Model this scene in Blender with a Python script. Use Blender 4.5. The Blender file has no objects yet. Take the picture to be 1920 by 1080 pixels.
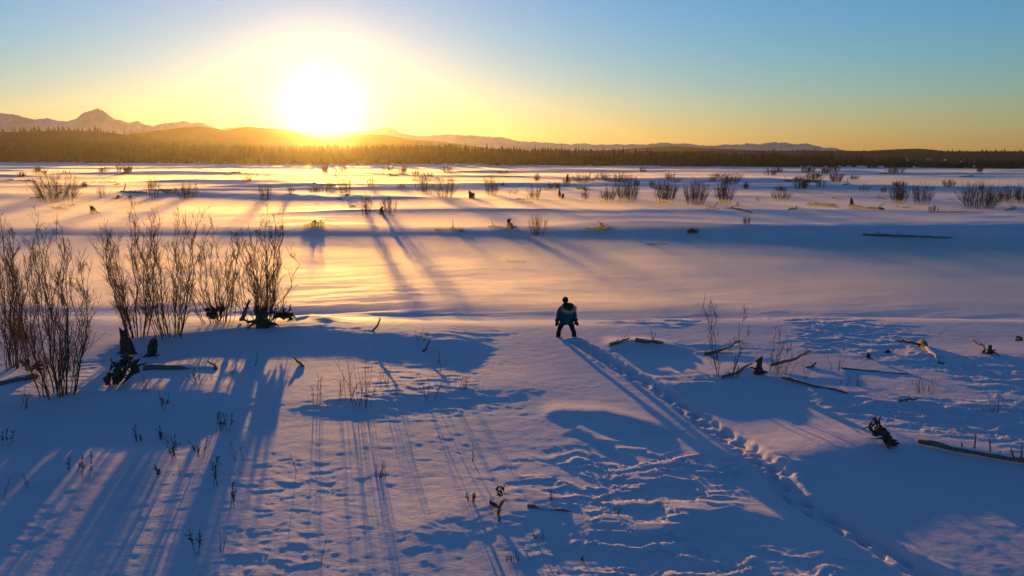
import bpy, bmesh, math, random
import numpy as np
from mathutils import Vector, Matrix

# ---------------------------------------------------------------- camera, sky, sun, exposure
scene = bpy.context.scene
CAM_Z, PITCH, FPX = 7.8, math.radians(9.7), 1507.0
cam_data = bpy.data.cameras.new('camera')
cam = bpy.data.objects.new('camera', cam_data)
scene.collection.objects.link(cam)
cam.location = (0, 0, CAM_Z)
cam.rotation_euler = (math.pi/2 - PITCH, 0, 0)
cam_data.sensor_width = 36.0
cam_data.lens = 36.0*FPX/1920.0
cam_data.clip_start = 0.3
cam_data.clip_end = 40000.0
scene.camera = cam

SUN_EL, SUN_AZ = math.radians(2.94), math.radians(-12.96)      # azimuth from +Y towards +X
SUN_DIR = Vector((math.sin(SUN_AZ)*math.cos(SUN_EL), math.cos(SUN_AZ)*math.cos(SUN_EL), math.sin(SUN_EL)))

world = bpy.data.worlds.new('World')
scene.world = world
world.use_nodes = True
wn = world.node_tree
wn.nodes.clear()
sky = wn.nodes.new('ShaderNodeTexSky')
sky.sky_type = 'NISHITA'
sky.sun_disc = False
sky.sun_elevation = SUN_EL
sky.sun_rotation = SUN_AZ
sky.altitude = 100.0
sky.air_density = 1.15
sky.dust_density = 0.18
sky.ozone_density = 4.9
bg = wn.nodes.new('ShaderNodeBackground')
bg.inputs['Strength'].default_value = 0.15
wo = wn.nodes.new('ShaderNodeOutputWorld')
wn.links.new(sky.outputs['Color'], bg.inputs['Color'])
wn.links.new(bg.outputs['Background'], wo.inputs['Surface'])

sun_data = bpy.data.lights.new('sun', 'SUN')
sun_data.energy = 3.0
sun_data.angle = math.radians(0.5)
sun_data.color = (1.0, 0.51, 0.10)
sun = bpy.data.objects.new('sun', sun_data)
scene.collection.objects.link(sun)
sun.rotation_euler = SUN_DIR.to_track_quat('Z', 'Y').to_euler()
sun.location = (-60, 200, 120)

vs = scene.view_settings
vs.view_transform = 'Standard'
vs.look = 'None'
vs.gamma = 1.0
vs.use_curve_mapping = False
vs.exposure = 0.97
scene.cycles.use_denoising = True
scene.cycles.max_bounces = 5
scene.cycles.diffuse_bounces = 2
scene.cycles.glossy_bounces = 2
scene.cycles.volume_bounces = 1
scene.cycles.transparent_max_bounces = 8

HAZE_LOBES = [(9.0e-6, 0.972), (1.6e-5, 0.72)]     # density and forward lobe: sun's lens bloom put into the air, thin mist
DRIFT_DENSITY, DRIFT_G = 5.0e-5, 0.78
GROUND_DRIFT, FLATS_DRIFT, GROUND_G = 0.100, 0.030, 0.76

# ---------------------------------------------------------------- helpers
COL = scene.collection
CP, SP = math.cos(PITCH), math.sin(PITCH)

def tag(o, label=None, cat=None, group=None, kind=None):
    if label: o['label'] = label
    if cat: o['category'] = cat
    if group: o['group'] = group
    if kind: o['kind'] = kind
    return o

def link(name, mesh, mat=None, parent=None, smooth=True):
    o = bpy.data.objects.new(name, mesh)
    COL.objects.link(o)
    if mat is not None and mesh is not None and not mesh.materials:
        mesh.materials.append(mat)
    if parent is not None:
        o.parent = parent
    if smooth and mesh is not None:
        mesh.polygons.foreach_set('use_smooth', [True]*len(mesh.polygons))
    return o

def empty(name, loc=(0, 0, 0), rz=0.0):
    o = bpy.data.objects.new(name, None)
    COL.objects.link(o)
    o.location = loc
    o.rotation_euler = (0, 0, rz)
    return o

def np_mesh(name, verts, quads):
    """fast mesh from numpy vertex and quad (or triangle) arrays"""
    me = bpy.data.meshes.new(name)
    verts = np.asarray(verts, dtype=np.float32)
    quads = np.asarray(quads, dtype=np.int32)
    k = quads.shape[1]
    me.vertices.add(len(verts)); me.vertices.foreach_set('co', verts.ravel())
    me.loops.add(quads.size); me.loops.foreach_set('vertex_index', quads.ravel())
    me.polygons.add(len(quads))
    me.polygons.foreach_set('loop_start', np.arange(len(quads), dtype=np.int32)*k)
    me.update(calc_edges=True)
    me.validate()
    return me

# numpy gradient noise, about -1..1
def _hash(ix, iy, seed):
    h = (ix.astype(np.int64)*374761393 + iy.astype(np.int64)*668265263 + seed*974634653) & 0xffffffff
    h = ((h ^ (h >> 13))*1274126177) & 0xffffffff
    h = ((h ^ (h >> 16))*2246822519) & 0xffffffff
    return ((h ^ (h >> 15)) & 0xffff)/65535.0

def noise(x, y, seed=0):
    ix, iy = np.floor(x), np.floor(y)
    fx, fy = x-ix, y-iy
    u, v = fx*fx*fx*(fx*(fx*6-15)+10), fy*fy*fy*(fy*(fy*6-15)+10)
    def g(dx, dy):
        a = _hash(ix+dx, iy+dy, seed)*2*math.pi
        return np.cos(a)*(fx-dx)+np.sin(a)*(fy-dy)
    a = g(0, 0)*(1-u)+g(1, 0)*u
    b = g(0, 1)*(1-u)+g(1, 1)*u
    return (a*(1-v)+b*v)*1.5

def fbm(x, y, octaves=4, seed=0, gain=0.5):
    s, a = 0.0, 1.0
    for k in range(octaves):
        s = s + a*noise(x, y, seed+k*17)
        x, y, a = x*2.03+3.1, y*2.03-1.7, a*gain
    return s

def sstep(a, b, x):
    t = np.clip((x-a)/(b-a), 0, 1)
    return t*t*(3-2*t)

def ray(u, v):
    """direction of the view through photograph pixel u, v (1920x1080)"""
    r, up = u-960.0, 540.0-v
    return np.array([r, FPX*CP+up*SP, -FPX*SP+up*CP])

def at_z(u, v, z=0.0):
    d = ray(u, v)
    t = (z-CAM_Z)/d[2]
    return d[0]*t, d[1]*t

# ---------------------------------------------------------------- terrain height
def ridge(x, y, pts, h, sunside, lee, taper=1.5):
    """asymmetric drift along a polyline: gentle away from the camera, steeper towards it"""
    px = np.array([p[0] for p in pts]); py = np.array([p[1] for p in pts])
    yc = np.interp(x, px, py) + 0.25*noise(x*0.45, x*0+3.3, 77)
    t = y-yc
    prof = np.where(t > 0, np.exp(-(t/sunside)**2), np.exp(-(t/lee)**2))
    ends = sstep(px[0]-taper, px[0]+taper*0.4, x)*(1-sstep(px[-1]-taper*0.4, px[-1]+taper, x))
    return h*prof*ends

def G(*uv):
    return [at_z(u, v) for u, v in uv]

TRACK_PX = [(1078, 640), (1110, 658), (1165, 690), (1240, 730), (1300, 772), (1390, 835), (1455, 888),
            (1480, 920), (1540, 960), (1640, 1015), (1740, 1070), (1840, 1125)]
TRACK = [at_z(u, v) for u, v in TRACK_PX]
_steps = []
_acc, _side = 0.0, 1
_rs = random.Random(4)
for (a, b) in zip(TRACK[:-1], TRACK[1:]):
    L = math.hypot(b[0]-a[0], b[1]-a[1])
    while _acc < L:
        t = _acc/L
        nx, ny = -(b[1]-a[1])/L, (b[0]-a[0])/L
        off = 0.13*_side+_rs.uniform(-.05, .05)
        _steps.append((a[0]+(b[0]-a[0])*t+nx*off, a[1]+(b[1]-a[1])*t+ny*off,
                       math.atan2(b[1]-a[1], b[0]-a[0]), _rs.uniform(.75, 1.25)))
        _side = -_side
        _acc += _rs.uniform(.40, .56)
    _acc -= L

RIDGES = [   # crest polyline in photograph pixels on the bank, height, sun-side width, lee width
    (G((250, 640), (420, 622), (560, 617), (700, 622), (800, 632), (862, 645)), 0.28, 4.0, 2.4, 1.6),
    (G((560, 750), (730, 742), (880, 730), (1005, 724)), 0.10, 2.4, 1.3, 1.8),
    (G((-150, 760), (60, 745), (250, 735), (420, 745)), 0.22, 2.5, 1.8, 2.0),
    (G((780, 985), (900, 955), (1010, 945), (1150, 975), (1270, 985)), 0.07, 1.8, 1.1, 1.2),
    (G((1270, 715), (1360, 708), (1470, 712), (1560, 735)), 0.17, 2.0, 1.5, 1.6),
    (G((1150, 648), (1215, 645), (1270, 655)), 0.16, .8, .5, .5),
    (G((1440, 865), (1540, 850), (1640, 832), (1760, 838), (1950, 868)), 0.20, 1.8, 1.4, 1.3),
    (G((1700, 668), (1780, 672), (1990, 672)), 0.08, 1.6, 1.0, 1.2),
    (G((1560, 770), (1700, 758), (1850, 775), (1990, 800)), 0.07, 1.8, 1.1, 1.4),
    (G((1085, 800), (1150, 835), (1260, 905)), 0.07, .7, .35, .6),
    (G((1270, 985), (1370, 950), (1470, 975)), 0.09, .7, .4, .6),
    (G((1040, 770), (1130, 775), (1230, 800)), 0.11, .8, .4, .6),
    (G((560, 605), (585, 598), (615, 606)), 0.16, 1.0, .8, .9),
]

def terrain(x, y, fine=True):
    x = np.asarray(x, dtype=float); y = np.asarray(y, dtype=float)
    wob = 2.2*noise(x*0.045, x*0+1.5, 11)+0.7*noise(x*.2, x*0+9.5, 12)
    # near bank falls to the frozen channel, far bar rises out of it
    lip = 34.6+0.05*np.abs(x)+wob*0.45
    drop_n = sstep(0, 8.5, y-lip)
    edge = 80.0+wob*2.2-0.06*x
    rise_f = sstep(0, 3.2+1.0*noise(x*.09, y*.09, 14), y-edge)
    depth = 0.95+0.30*sstep(-6, 10, x)+.25*sstep(10, 40, x)
    z = -depth*drop_n*(1-rise_f)
    far = sstep(60, 100, y)
    # broad undulation of the far bars, drifts lying across the view
    und = fbm(x*0.010+3, y*0.055, 3, 21)*0.55+fbm(x*0.03, y*0.16+7, 3, 23)*0.16
    flats = 1-sstep(420, 520, y)
    und = und+fbm(x*0.07+2, y*0.34, 3, 27, .6)*0.10
    z = z+.55*sstep(-2, 16, x)*np.exp(-((y-edge-5)/5.5)**2)
    z = z+far*und*flats
    bars = sstep(0.05, 0.35, noise(x*0.012+8, y*0.033+2, 25))
    z = z+far*flats*bars*0.6
    # channel surface: wind streaks
    chan = drop_n*(1-far)
    cx_, cy_ = x+3.0*noise(x*.05, y*.07, 33), y+2.2*noise(x*.045+7, y*.06, 34)
    z = z+chan*(fbm(cx_*0.05+0.02*y, cy_*0.16-0.05*x, 3, 31, .42)*0.10+fbm(cx_*.16, cy_*.6-x*.16, 4, 32, .6)*0.055)
    # near bank
    near = (1-sstep(36, 46, y))
    z = z+near*(fbm(x*0.10, y*0.12, 3, 41, .42)*0.06)
    z = z-near*0.004*np.clip(33-y, 0, 30)
    if np.size(x) == 1 or np.min(y) < 60:
        for pts, h, a, b, tp in RIDGES:
            z = z+ridge(x, y, sorted(pts), h, a, b, tp)
    if fine:
        m = sstep(-.15, .45, noise(x*.16+5, y*.2, 51))*near
        # carved sastrugi: stepped, warped, lying across the wind
        wx = x+0.35*fbm(x*.8, y*.8, 2, 52); wy = y+0.30*fbm(x*.9+4, y*.9, 2, 53)
        s = fbm(wx*.62+wy*.3, wy*2.4, 5, 54, .62)
        stp = sstep(-.03, .30, s)*0.034+sstep(.16, .22, s)*0.024+sstep(.42, .47, s)*0.026-sstep(.1, .2, -s)*.012
        right = sstep(-1, 4, x)*(1-sstep(14, 20, x))
        z = z+m*(0.20+0.55*right)*stp*near
        fade = 1-sstep(45, 110, y)
        z = z+near*fade*(fbm(x*1.6, y*2.4, 3, 61)*0.006+np.abs(noise(wx*2.2, wy*4.5, 63))*0.009*(.25+.75*sstep(0, .4, noise(x*.35, y*.4, 64))))
        # little drift lumps
        l = sstep(.55, .8, noise(x*.9+2, y*1.3, 65))*sstep(.1, .4, noise(x*.2, y*.2+6, 66))
        z = z+near*l*0.004
        # footprints
        box = (x > 1) & (x < 14) & (y > 9) & (y < 36)
        if np.any(box):
            bx, by = x[box] if np.ndim(x) else x, y[box] if np.ndim(y) else y
            dz = np.zeros_like(bx)
            tr = np.full_like(bx, 9.0)
            for sx, sy, ang, k in _steps:
                c, s_ = math.cos(ang), math.sin(ang)
                q = (np.abs(bx-sx) < 1.0) & (np.abs(by-sy) < 1.0)
                dx, dy = bx[q]-sx, by[q]-sy
                a = (dx*c+dy*s_)/.21; b = (-dx*s_+dy*c)/.125
                r = np.sqrt(a*a+b*b)
                dz[q] = np.minimum(dz[q], -.20*k*(1-sstep(.6, 1.15, r)))
                rim = np.exp(-((r-1.45)/.35)**2)*.05*k*(0.5+0.9*noise(bx[q]*6, by[q]*6, 71))
                dz[q] = np.where(dz[q] > -.01, np.maximum(dz[q], rim), dz[q])
            for (a, c) in zip(TRACK[:-1], TRACK[1:]):
                ex, ey = c[0]-a[0], c[1]-a[1]
                tt = np.clip(((bx-a[0])*ex+(by-a[1])*ey)/(ex*ex+ey*ey), 0, 1)
                tr = np.minimum(tr, np.hypot(bx-a[0]-ex*tt, by-a[1]-ey*tt))
            tr = tr+.07*noise(bx*2.5, by*2.5, 73)
            dz = np.minimum(dz*.55, 0)+np.maximum(dz, 0)-.15*(1-sstep(.24, .38, tr))*(.85+.4*noise(bx*3, by*3, 72))+.03*np.exp(-((tr-.46)/.10)**2)
            if np.ndim(z):
                z[box] += dz
            else:
                z = z+dz
    return z

def zg(x, y):
    return float(terrain(np.array([x, x]), np.array([y, y]))[0])

def ground(u, v):
    """the ground point seen at photograph pixel u, v"""
    d = ray(u, v)
    t = np.geomspace(8, 1500, 700)/d[1]
    for _ in range(2):
        xs, ys, zs = d[0]*t, d[1]*t, CAM_Z+d[2]*t
        h = terrain(xs, ys, False)
        k = max(1, int(np.argmax(zs < h))) if np.any(zs < h) else len(t)-1
        t = np.linspace(t[k-1], t[k], 40)
    k = min(k, len(xs)-1)
    x, y = xs[k], ys[k]
    return Vector((x, y, zg(x, y)))

def px_m(p):
    """photograph pixels per metre at point p"""
    return FPX/(p[1]*CP+(CAM_Z-p[2])*SP)

# ---------------------------------------------------------------- materials
def material(name, build):
    m = bpy.data.materials.new(name)
    m.use_nodes = True
    nt = m.node_tree
    b = nt.nodes['Principled BSDF']
    build(nt, b)
    return m

def nd(nt, kind, **kw):
    n = nt.nodes.new(kind)
    for k, v in kw.items():
        if k in n.inputs: n.inputs[k].default_value = v
        else: setattr(n, k, v)
    return n

def ramp(nt, fac, stops):
    r = nt.nodes.new('ShaderNodeValToRGB')
    el = r.color_ramp.elements
    while len(el) < len(stops): el.new(0.5)
    for e, (p, c) in zip(el, stops):
        e.position = p
        e.color = (*c, 1) if len(c) == 3 else c
    nt.links.new(fac, r.inputs['Fac'])
    return r.outputs['Color']

def mapped(nt, scale=(1, 1, 1), coord='Object', rot=(0, 0, 0)):
    tc = nt.nodes.new('ShaderNodeTexCoord')
    mp = nt.nodes.new('ShaderNodeMapping')
    mp.inputs['Scale'].default_value = scale
    mp.inputs['Rotation'].default_value = rot
    nt.links.new(tc.outputs[coord], mp.inputs['Vector'])
    return mp.outputs['Vector']

def tex_noise(nt, vec, scale, detail=4, rough=.55, dist=0.0):
    n = nd(nt, 'ShaderNodeTexNoise', Scale=scale, Detail=detail, Roughness=rough, Distortion=dist)
    nt.links.new(vec, n.inputs['Vector'])
    return n.outputs['Fac']

def bump(nt, b, height, strength, dist, prev=None):
    bp = nd(nt, 'ShaderNodeBump', Strength=strength, Distance=dist)
    nt.links.new(height, bp.inputs['Height'])
    if prev is not None: nt.links.new(prev, bp.inputs['Normal'])
    nt.links.new(bp.outputs['Normal'], b.inputs['Normal'])
    return bp.outputs['Normal']

def m_snow(nt, b):
    v = mapped(nt)
    big = tex_noise(nt, mapped(nt, (.15, .4, .4)), 1.0, 3)
    nt.links.new(ramp(nt, big, [(.3, (.75, .60, .64)), (.7, (.80, .65, .68))]), b.inputs['Base Color'])
    # soft powder on the near bank, wind-polished icy crust on the channel and the bars beyond
    sp = nt.nodes.new('ShaderNodeSeparateXYZ')
    nt.links.new(v, sp.inputs[0])
    crust = nd(nt, 'ShaderNodeMapRange')
    crust.inputs[1].default_value, crust.inputs[2].default_value = 31.0, 45.0
    nt.links.new(sp.outputs['Y'], crust.inputs[0])
    def blend(a, c, sock):
        m = nd(nt, 'ShaderNodeMapRange')
        m.inputs[3].default_value, m.inputs[4].default_value = a, c
        nt.links.new(crust.outputs[0], m.inputs[0])
        nt.links.new(m.outputs[0], sock)
    blend(.80, .74, b.inputs['Roughness'])
    blend(.35, .8, b.inputs['Specular IOR Level'])
    blend(.0, .35, b.inputs['Coat Weight'])
    b.inputs['Coat Roughness'].default_value = .6
    n1 = tex_noise(nt, mapped(nt, (1, 1.9, 1)), 8.0, 6, .66)
    n2 = tex_noise(nt, v, 38.0, 3, .6)
    p = bump(nt, b, n1, .6, .032)
    bump(nt, b, n2, .5, .012, p)
SNOW = material('snow', m_snow)

def flat_mat(name, c1, c2, scale, rough=.85, bstr=.4, bdist=.01, stretch=(1, 1, 1), spec=.2):
    def f(nt, b):
        n = tex_noise(nt, mapped(nt, stretch), scale, 5, .6)
        nt.links.new(ramp(nt, n, [(.3, c1), (.7, c2)]), b.inputs['Base Color'])
        b.inputs['Roughness'].default_value = rough
        b.inputs['Specular IOR Level'].default_value = spec
        if bstr: bump(nt, b, n, bstr, bdist)
    return material(name, f)

BARK = flat_mat('willow_bark', (.055, .034, .024), (.12, .075, .05), 12, stretch=(1, 1, .3))
TWIG = flat_mat('willow_twig', (.085, .044, .024), (.15, .082, .045), 6, bstr=0)
WOOD = flat_mat('weathered_driftwood', (.10, .075, .058), (.27, .21, .165), 7, stretch=(3, 3, 1), bdist=.02)
ROOT = flat_mat('rotten_root_wood', (.045, .030, .022), (.13, .085, .055), 9, bdist=.03)
WEED = flat_mat('dry_weed', (.08, .05, .03), (.15, .10, .06), 9, bstr=0)
SPRUCE = flat_mat('spruce_needles', (.020, .026, .016), (.05, .055, .032), .35, rough=1.0, bstr=0, spec=0)
SPRUCE_BARK = flat_mat('spruce_bark', (.05, .035, .025), (.09, .065, .05), 3, bstr=0)
HILL = flat_mat('wooded_hill', (.018, .017, .014), (.05, .045, .042), .02, rough=1.0, bstr=0, spec=0)

def m_mount(nt, b):
    v = mapped(nt, (1, 1, 2.0))
    n = tex_noise(nt, v, .006, 6, .62)
    nt.links.new(ramp(nt, n, [(.40, (.22, .22, .25)), (.60, (.40, .41, .46))]), b.inputs['Base Color'])
    b.inputs['Roughness'].default_value = .8
MOUNT = material('snowy_rock', m_mount)

# ---------------------------------------------------------------- the ground: one sheet out to the horizon
def build_ground():
    fine = np.radians(np.linspace(-40, 40, 700))
    side = np.radians(np.concatenate([np.linspace(40, 70, 40)[1:], np.linspace(70, 290, 60)[1:], np.linspace(290, 320, 40)[1:-1]]))
    ang = np.concatenate([fine, side])
    rr = np.concatenate([[0.5, 2, 4, 6, 8], np.geomspace(9, 60, 520), np.geomspace(60, 700, 300)[1:],
                         np.geomspace(700, 3800, 45)[1:]])
    A, R = np.meshgrid(ang, rr)
    X, Y = R*np.sin(A), R*np.cos(A)
    Z = terrain(X.ravel(), Y.ravel()).reshape(X.shape)
    Z = np.where(Y < 3, Z*sstep(-20, 3, Y), Z)
    n, m = len(rr), len(ang)
    idx = np.arange(n*m).reshape(n, m)
    nxt = np.roll(idx, -1, axis=1)
    q = np.stack([idx[:-1], nxt[:-1], nxt[1:], idx[1:]], -1).reshape(-1, 4)[:, ::-1]
    V = np.stack([X.ravel(), Y.ravel(), Z.ravel()], -1)
    c = len(V)
    V = np.vstack([V, [[0, 0, 0]]])
    me = np_mesh('snow_ground', V, q)
    o = link('snow_ground', me, SNOW)
    tag(o, kind='structure')
build_ground()

# ---------------------------------------------------------------- hills and mountains from their skylines
def skyline_range(name, sky_px, dist, depth, mat, rough, seed, foot=0.0, nx=260, ny=40, jag=0.0):
    us = np.array([p[0] for p in sky_px], float); vs_ = np.array([p[1] for p in sky_px], float)
    u = np.linspace(us[0], us[-1], nx)
    v = np.interp(u, us, vs_)
    # smooth the polyline a little
    k = np.array([1, 2, 1.]); k /= k.sum()
    v = np.convolve(np.pad(v, 1, mode='edge'), k, mode='valid')+jag*fbm(u/14.0, u*0+seed, 3, seed+40, .6)
    up = 540-v
    dy = FPX*CP+up*SP
    crest = CAM_Z+dist*(-FPX*SP+up*CP)/dy
    xs = (u-960)/dy*dist
    t = np.linspace(-1, 1, ny)
    X, T = np.meshgrid(xs, t)
    C = np.tile(crest, (ny, 1))
    prof = (1-np.abs(T))**1.15
    prof = prof*(1+0*T)
    Yc = dist+T*depth
    # ribs and gullies running down from the crest
    rib = fbm(X/(depth*.28), Yc/(depth*.5), 4, seed)*rough
    Z = foot-3+(C-foot+3)*np.clip(prof+rib*np.abs(T)*(1-np.abs(T))*2.2, 0, None)
    Z += np.where(np.abs(T) < .02, 0, 0)
    Y = Yc+0.12*depth*noise(X/(depth*.6), X*0+seed, seed+5)
    scale = Y/dist
    n = nx*ny
    idx = np.arange(n).reshape(ny, nx)
    q = np.stack([idx[:-1, :-1], idx[:-1, 1:], idx[1:, 1:], idx[1:, :-1]], -1).reshape(-1, 4)
    me = np_mesh(name, np.stack([(X*scale).ravel(), Y.ravel(), Z.ravel()], -1), q)
    o = link(name, me, mat)
    tag(o, kind='structure')
    return o, xs, crest

MTN = [(-420, 232), (-300, 215), (-180, 222), (-80, 206), (0, 210), (25, 212), (50, 218), (70, 221), (90, 219), (112, 225), (125, 226),
       (140, 222), (150, 214), (165, 205), (175, 203), (181, 199), (187, 203), (195, 206), (205, 215), (215, 222), (225, 223),
       (240, 229), (248, 228), (258, 224), (266, 230), (278, 232), (288, 235), (300, 231), (320, 229), (335, 226),
       (345, 224), (358, 228), (378, 226), (390, 233), (410, 240), (440, 238), (455, 233), (480, 236), (520, 240),
       (560, 245), (600, 243), (650, 247), (700, 243), (718, 238), (726, 235), (735, 239), (752, 248), (775, 252),
       (800, 254), (820, 252), (838, 250), (850, 252), (872, 252), (900, 254), (920, 255), (943, 256), (960, 261),
       (985, 265), (1010, 266), (1045, 268), (1070, 270), (1095, 268), (1110, 271), (1150, 270), (1200, 270),
       (1230, 268), (1246, 266), (1265, 269), (1290, 268), (1310, 272), (1340, 273), (1355, 270), (1385, 271),
       (1400, 268), (1420, 270), (1448, 266), (1470, 267), (1490, 270), (1511, 268), (1530, 273), (1545, 276),
       (1565, 277), (1590, 283), (1620, 290), (1660, 292)]
skyline_range('mountains', MTN, 3300, 270, MOUNT, .35, 5, nx=1000, ny=36, jag=1.3)
HILLS_A = [(-500, 262), (-300, 250), (-60, 252), (120, 250), (230, 253), (262, 248), (300, 243), (340, 238), (378, 235), (400, 238), (422, 243), (440, 239), (462, 236),
           (490, 238), (520, 241), (550, 246), (580, 256), (610, 262), (640, 262), (665, 254), (690, 250), (715, 251),
           (745, 256), (775, 261), (805, 263), (850, 268), (900, 275), (960, 284), (1010, 290)]
skyline_range('hills', HILLS_A, 1500, 240, HILL, .12, 8, nx=300)
HILLS_B = [(1060, 291), (1120, 282), (1200, 277), (1260, 273), (1300, 276), (1360, 279), (1480, 284), (1560, 286), (1610, 284), (1650, 281), (1690, 279), (1725, 278),
           (1755, 281), (1785, 285), (1830, 288), (1860, 289), (1885, 287), (1920, 288), (2000, 286), (2150, 281), (2300, 288)]
skyline_range('hills', HILLS_B, 1600, 240, HILL, .12, 9, nx=300)
HILL_NEAR = [(-600, 262), (-400, 246), (-150, 244), (0, 246), (60, 245), (120, 243), (180, 245), (220, 249), (260, 256), (300, 262), (380, 271), (460, 276), (560, 279), (700, 280), (850, 281), (1000, 282), (1200, 284), (1400, 282), (1550, 282), (1700, 283), (1920, 283), (2300, 283), (2600, 284)]
_, HN_X, HN_Z = skyline_range('hills', HILL_NEAR, 880, 170, HILL, .08, 10, nx=420)

# ---------------------------------------------------------------- haze: the air and blown snow in it
def build_haze():
    bm = bmesh.new()
    bmesh.ops.create_cube(bm, size=1.0)
    me = bpy.data.meshes.new('haze')
    bm.to_mesh(me); bm.free()
    m = bpy.data.materials.new('hazy_air')
    m.use_nodes = True
    nt = m.node_tree
    nt.nodes.clear()
    out = nt.nodes.new('ShaderNodeOutputMaterial')
    add = nt.nodes.new('ShaderNodeAddShader')
    for k, (dens, g) in enumerate(HAZE_LOBES):
        pv = nt.nodes.new('ShaderNodeVolumePrincipled')
        pv.inputs['Color'].default_value = (.97, .90, .78, 1)
        pv.inputs['Density'].default_value = dens
        pv.inputs['Anisotropy'].default_value = g
        nt.links.new(pv.outputs['Volume'], add.inputs[k])
    nt.links.new(add.outputs['Shader'], out.inputs['Volume'])
    o = link('haze', me, m, smooth=False)
    x0, x1, y0, y1, z0, z1 = -4000, 4000, -4000, 4000, -6, 235
    o.location = ((x0+x1)/2, (y0+y1)/2, (z0+z1)/2)
    o.scale = (x1-x0, y1-y0, z1-z0)
    tag(o, kind='stuff')
build_haze()

def volume_box(name, mat_name, density, g, bounds, streaks=False):
    bm = bmesh.new()
    bmesh.ops.create_cube(bm, size=1.0)
    me = bpy.data.meshes.new(name)
    bm.to_mesh(me); bm.free()
    m = bpy.data.materials.new(mat_name)
    m.use_nodes = True
    nt = m.node_tree
    nt.nodes.clear()
    out = nt.nodes.new('ShaderNodeOutputMaterial')
    pv = nt.nodes.new('ShaderNodeVolumePrincipled')
    pv.inputs['Color'].default_value = (.98, .87, .70, 1)
    pv.inputs['Density'].default_value = density
    pv.inputs['Anisotropy'].default_value = g
    if streaks:      # wisps of snow streaming across the channel
        tc = nt.nodes.new('ShaderNodeNewGeometry')
        mp = nt.nodes.new('ShaderNodeMapping')
        mp.inputs['Scale'].default_value = (.07, .30, .0)
        mp.inputs['Rotation'].default_value = (0, 0, .12)
        nt.links.new(tc.outputs['Position'], mp.inputs['Vector'])
        n = tex_noise(nt, mp.outputs['Vector'], 1.0, 4, .6, .8)
        mr = nd(nt, 'ShaderNodeMapRange')
        mr.inputs[1].default_value, mr.inputs[2].default_value = .42, .68
        mr.inputs[3].default_value, mr.inputs[4].default_value = density*.30, density
        nt.links.new(n, mr.inputs[0])
        nt.links.new(mr.outputs[0], pv.inputs['Density'])
    nt.links.new(pv.outputs['Volume'], out.inputs['Volume'])
    o = link(name, me, m, smooth=False)
    x0, x1, y0, y1, z0, z1 = bounds
    o.location = ((x0+x1)/2, (y0+y1)/2, (z0+z1)/2)
    o.scale = (x1-x0, y1-y0, z1-z0)
    tag(o, kind='stuff')
# snow blown off the flats: a thin veil some metres deep, and a dense skim close to the snow
volume_box('drifting_snow', 'blown_snow', DRIFT_DENSITY, DRIFT_G, (-1500, 1500, 46, 1020, -5, 34))
volume_box('ground_drift', 'skimming_snow', GROUND_DRIFT, GROUND_G, (-110, 110, 43, 79, -2.2, -.30), True)
volume_box('ground_drift', 'skimming_snow', FLATS_DRIFT, GROUND_G, (-1200, 1200, 79.6, 400, -4, .55))

# ---------------------------------------------------------------- the far spruce wood
def spruce_arrays(rnd, tiers=8, sides=6, slim=.15):
    """unit-height ragged spruce: hanging tiers of boughs round a thin trunk"""
    V, F = [], []
    n = 0
    for k in range(tiers):
        t = k/(tiers-1)
        z0 = .06+.80*t
        r = (slim*(1-t)**.8+.018)*rnd.uniform(.75, 1.25)
        th = np.arange(sides)*2*math.pi/sides+rnd.uniform(0, 2)
        rr = r*rnd.uniform(.55, 1.3, sides)
        ring = np.stack([np.cos(th)*rr, np.sin(th)*rr, z0-.02+rnd.uniform(-.025, .02, sides)], -1)
        apex = np.array([[rnd.normal()*.004, rnd.normal()*.004, min(z0+.17*(1.1-.4*t), 1.0)]])
        V += [ring, apex]
        i = np.arange(sides)
        F.append(np.stack([n+i, n+(i+1) % sides, np.full(sides, n+sides)], -1))
        n += sides+1
    tr = .012
    V.append(np.array([[-tr, -tr, -.05], [tr, -tr, -.05], [0, tr, -.05], [0, 0, .9]]))
    F.append(np.array([[n, n+1, n+3], [n+1, n+2, n+3], [n+2, n, n+3]]))
    return np.concatenate(V), np.concatenate(F)

FR = np.random.default_rng(12)
KINDS = [spruce_arrays(FR, 8, 6, s) for s in (.13, .16, .11, .19, .14)]
FAR_KINDS = [spruce_arrays(FR, 3, 4, s) for s in (.17, .22)]

BASE_U = [-700, 0, 640, 1000, 1500, 1920, 2600]
BASE_V = [302, 304, 309, 311, 315, 317, 319]
TOP_U = [-700, 0, 150, 300, 420, 540, 640, 760, 830, 900, 1000, 1100, 1200, 1300, 1400, 1500, 1580, 1650, 1750, 1920, 2600]
TOP_V = [258, 256, 258, 263, 266, 268, 268, 267, 268, 271, 274, 276, 278, 281, 282, 285, 289, 293, 296, 297, 298]

def slope_at(v):
    up = 540-v
    return (-FPX*SP+up*CP)/(FPX*CP+up*SP)

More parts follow.
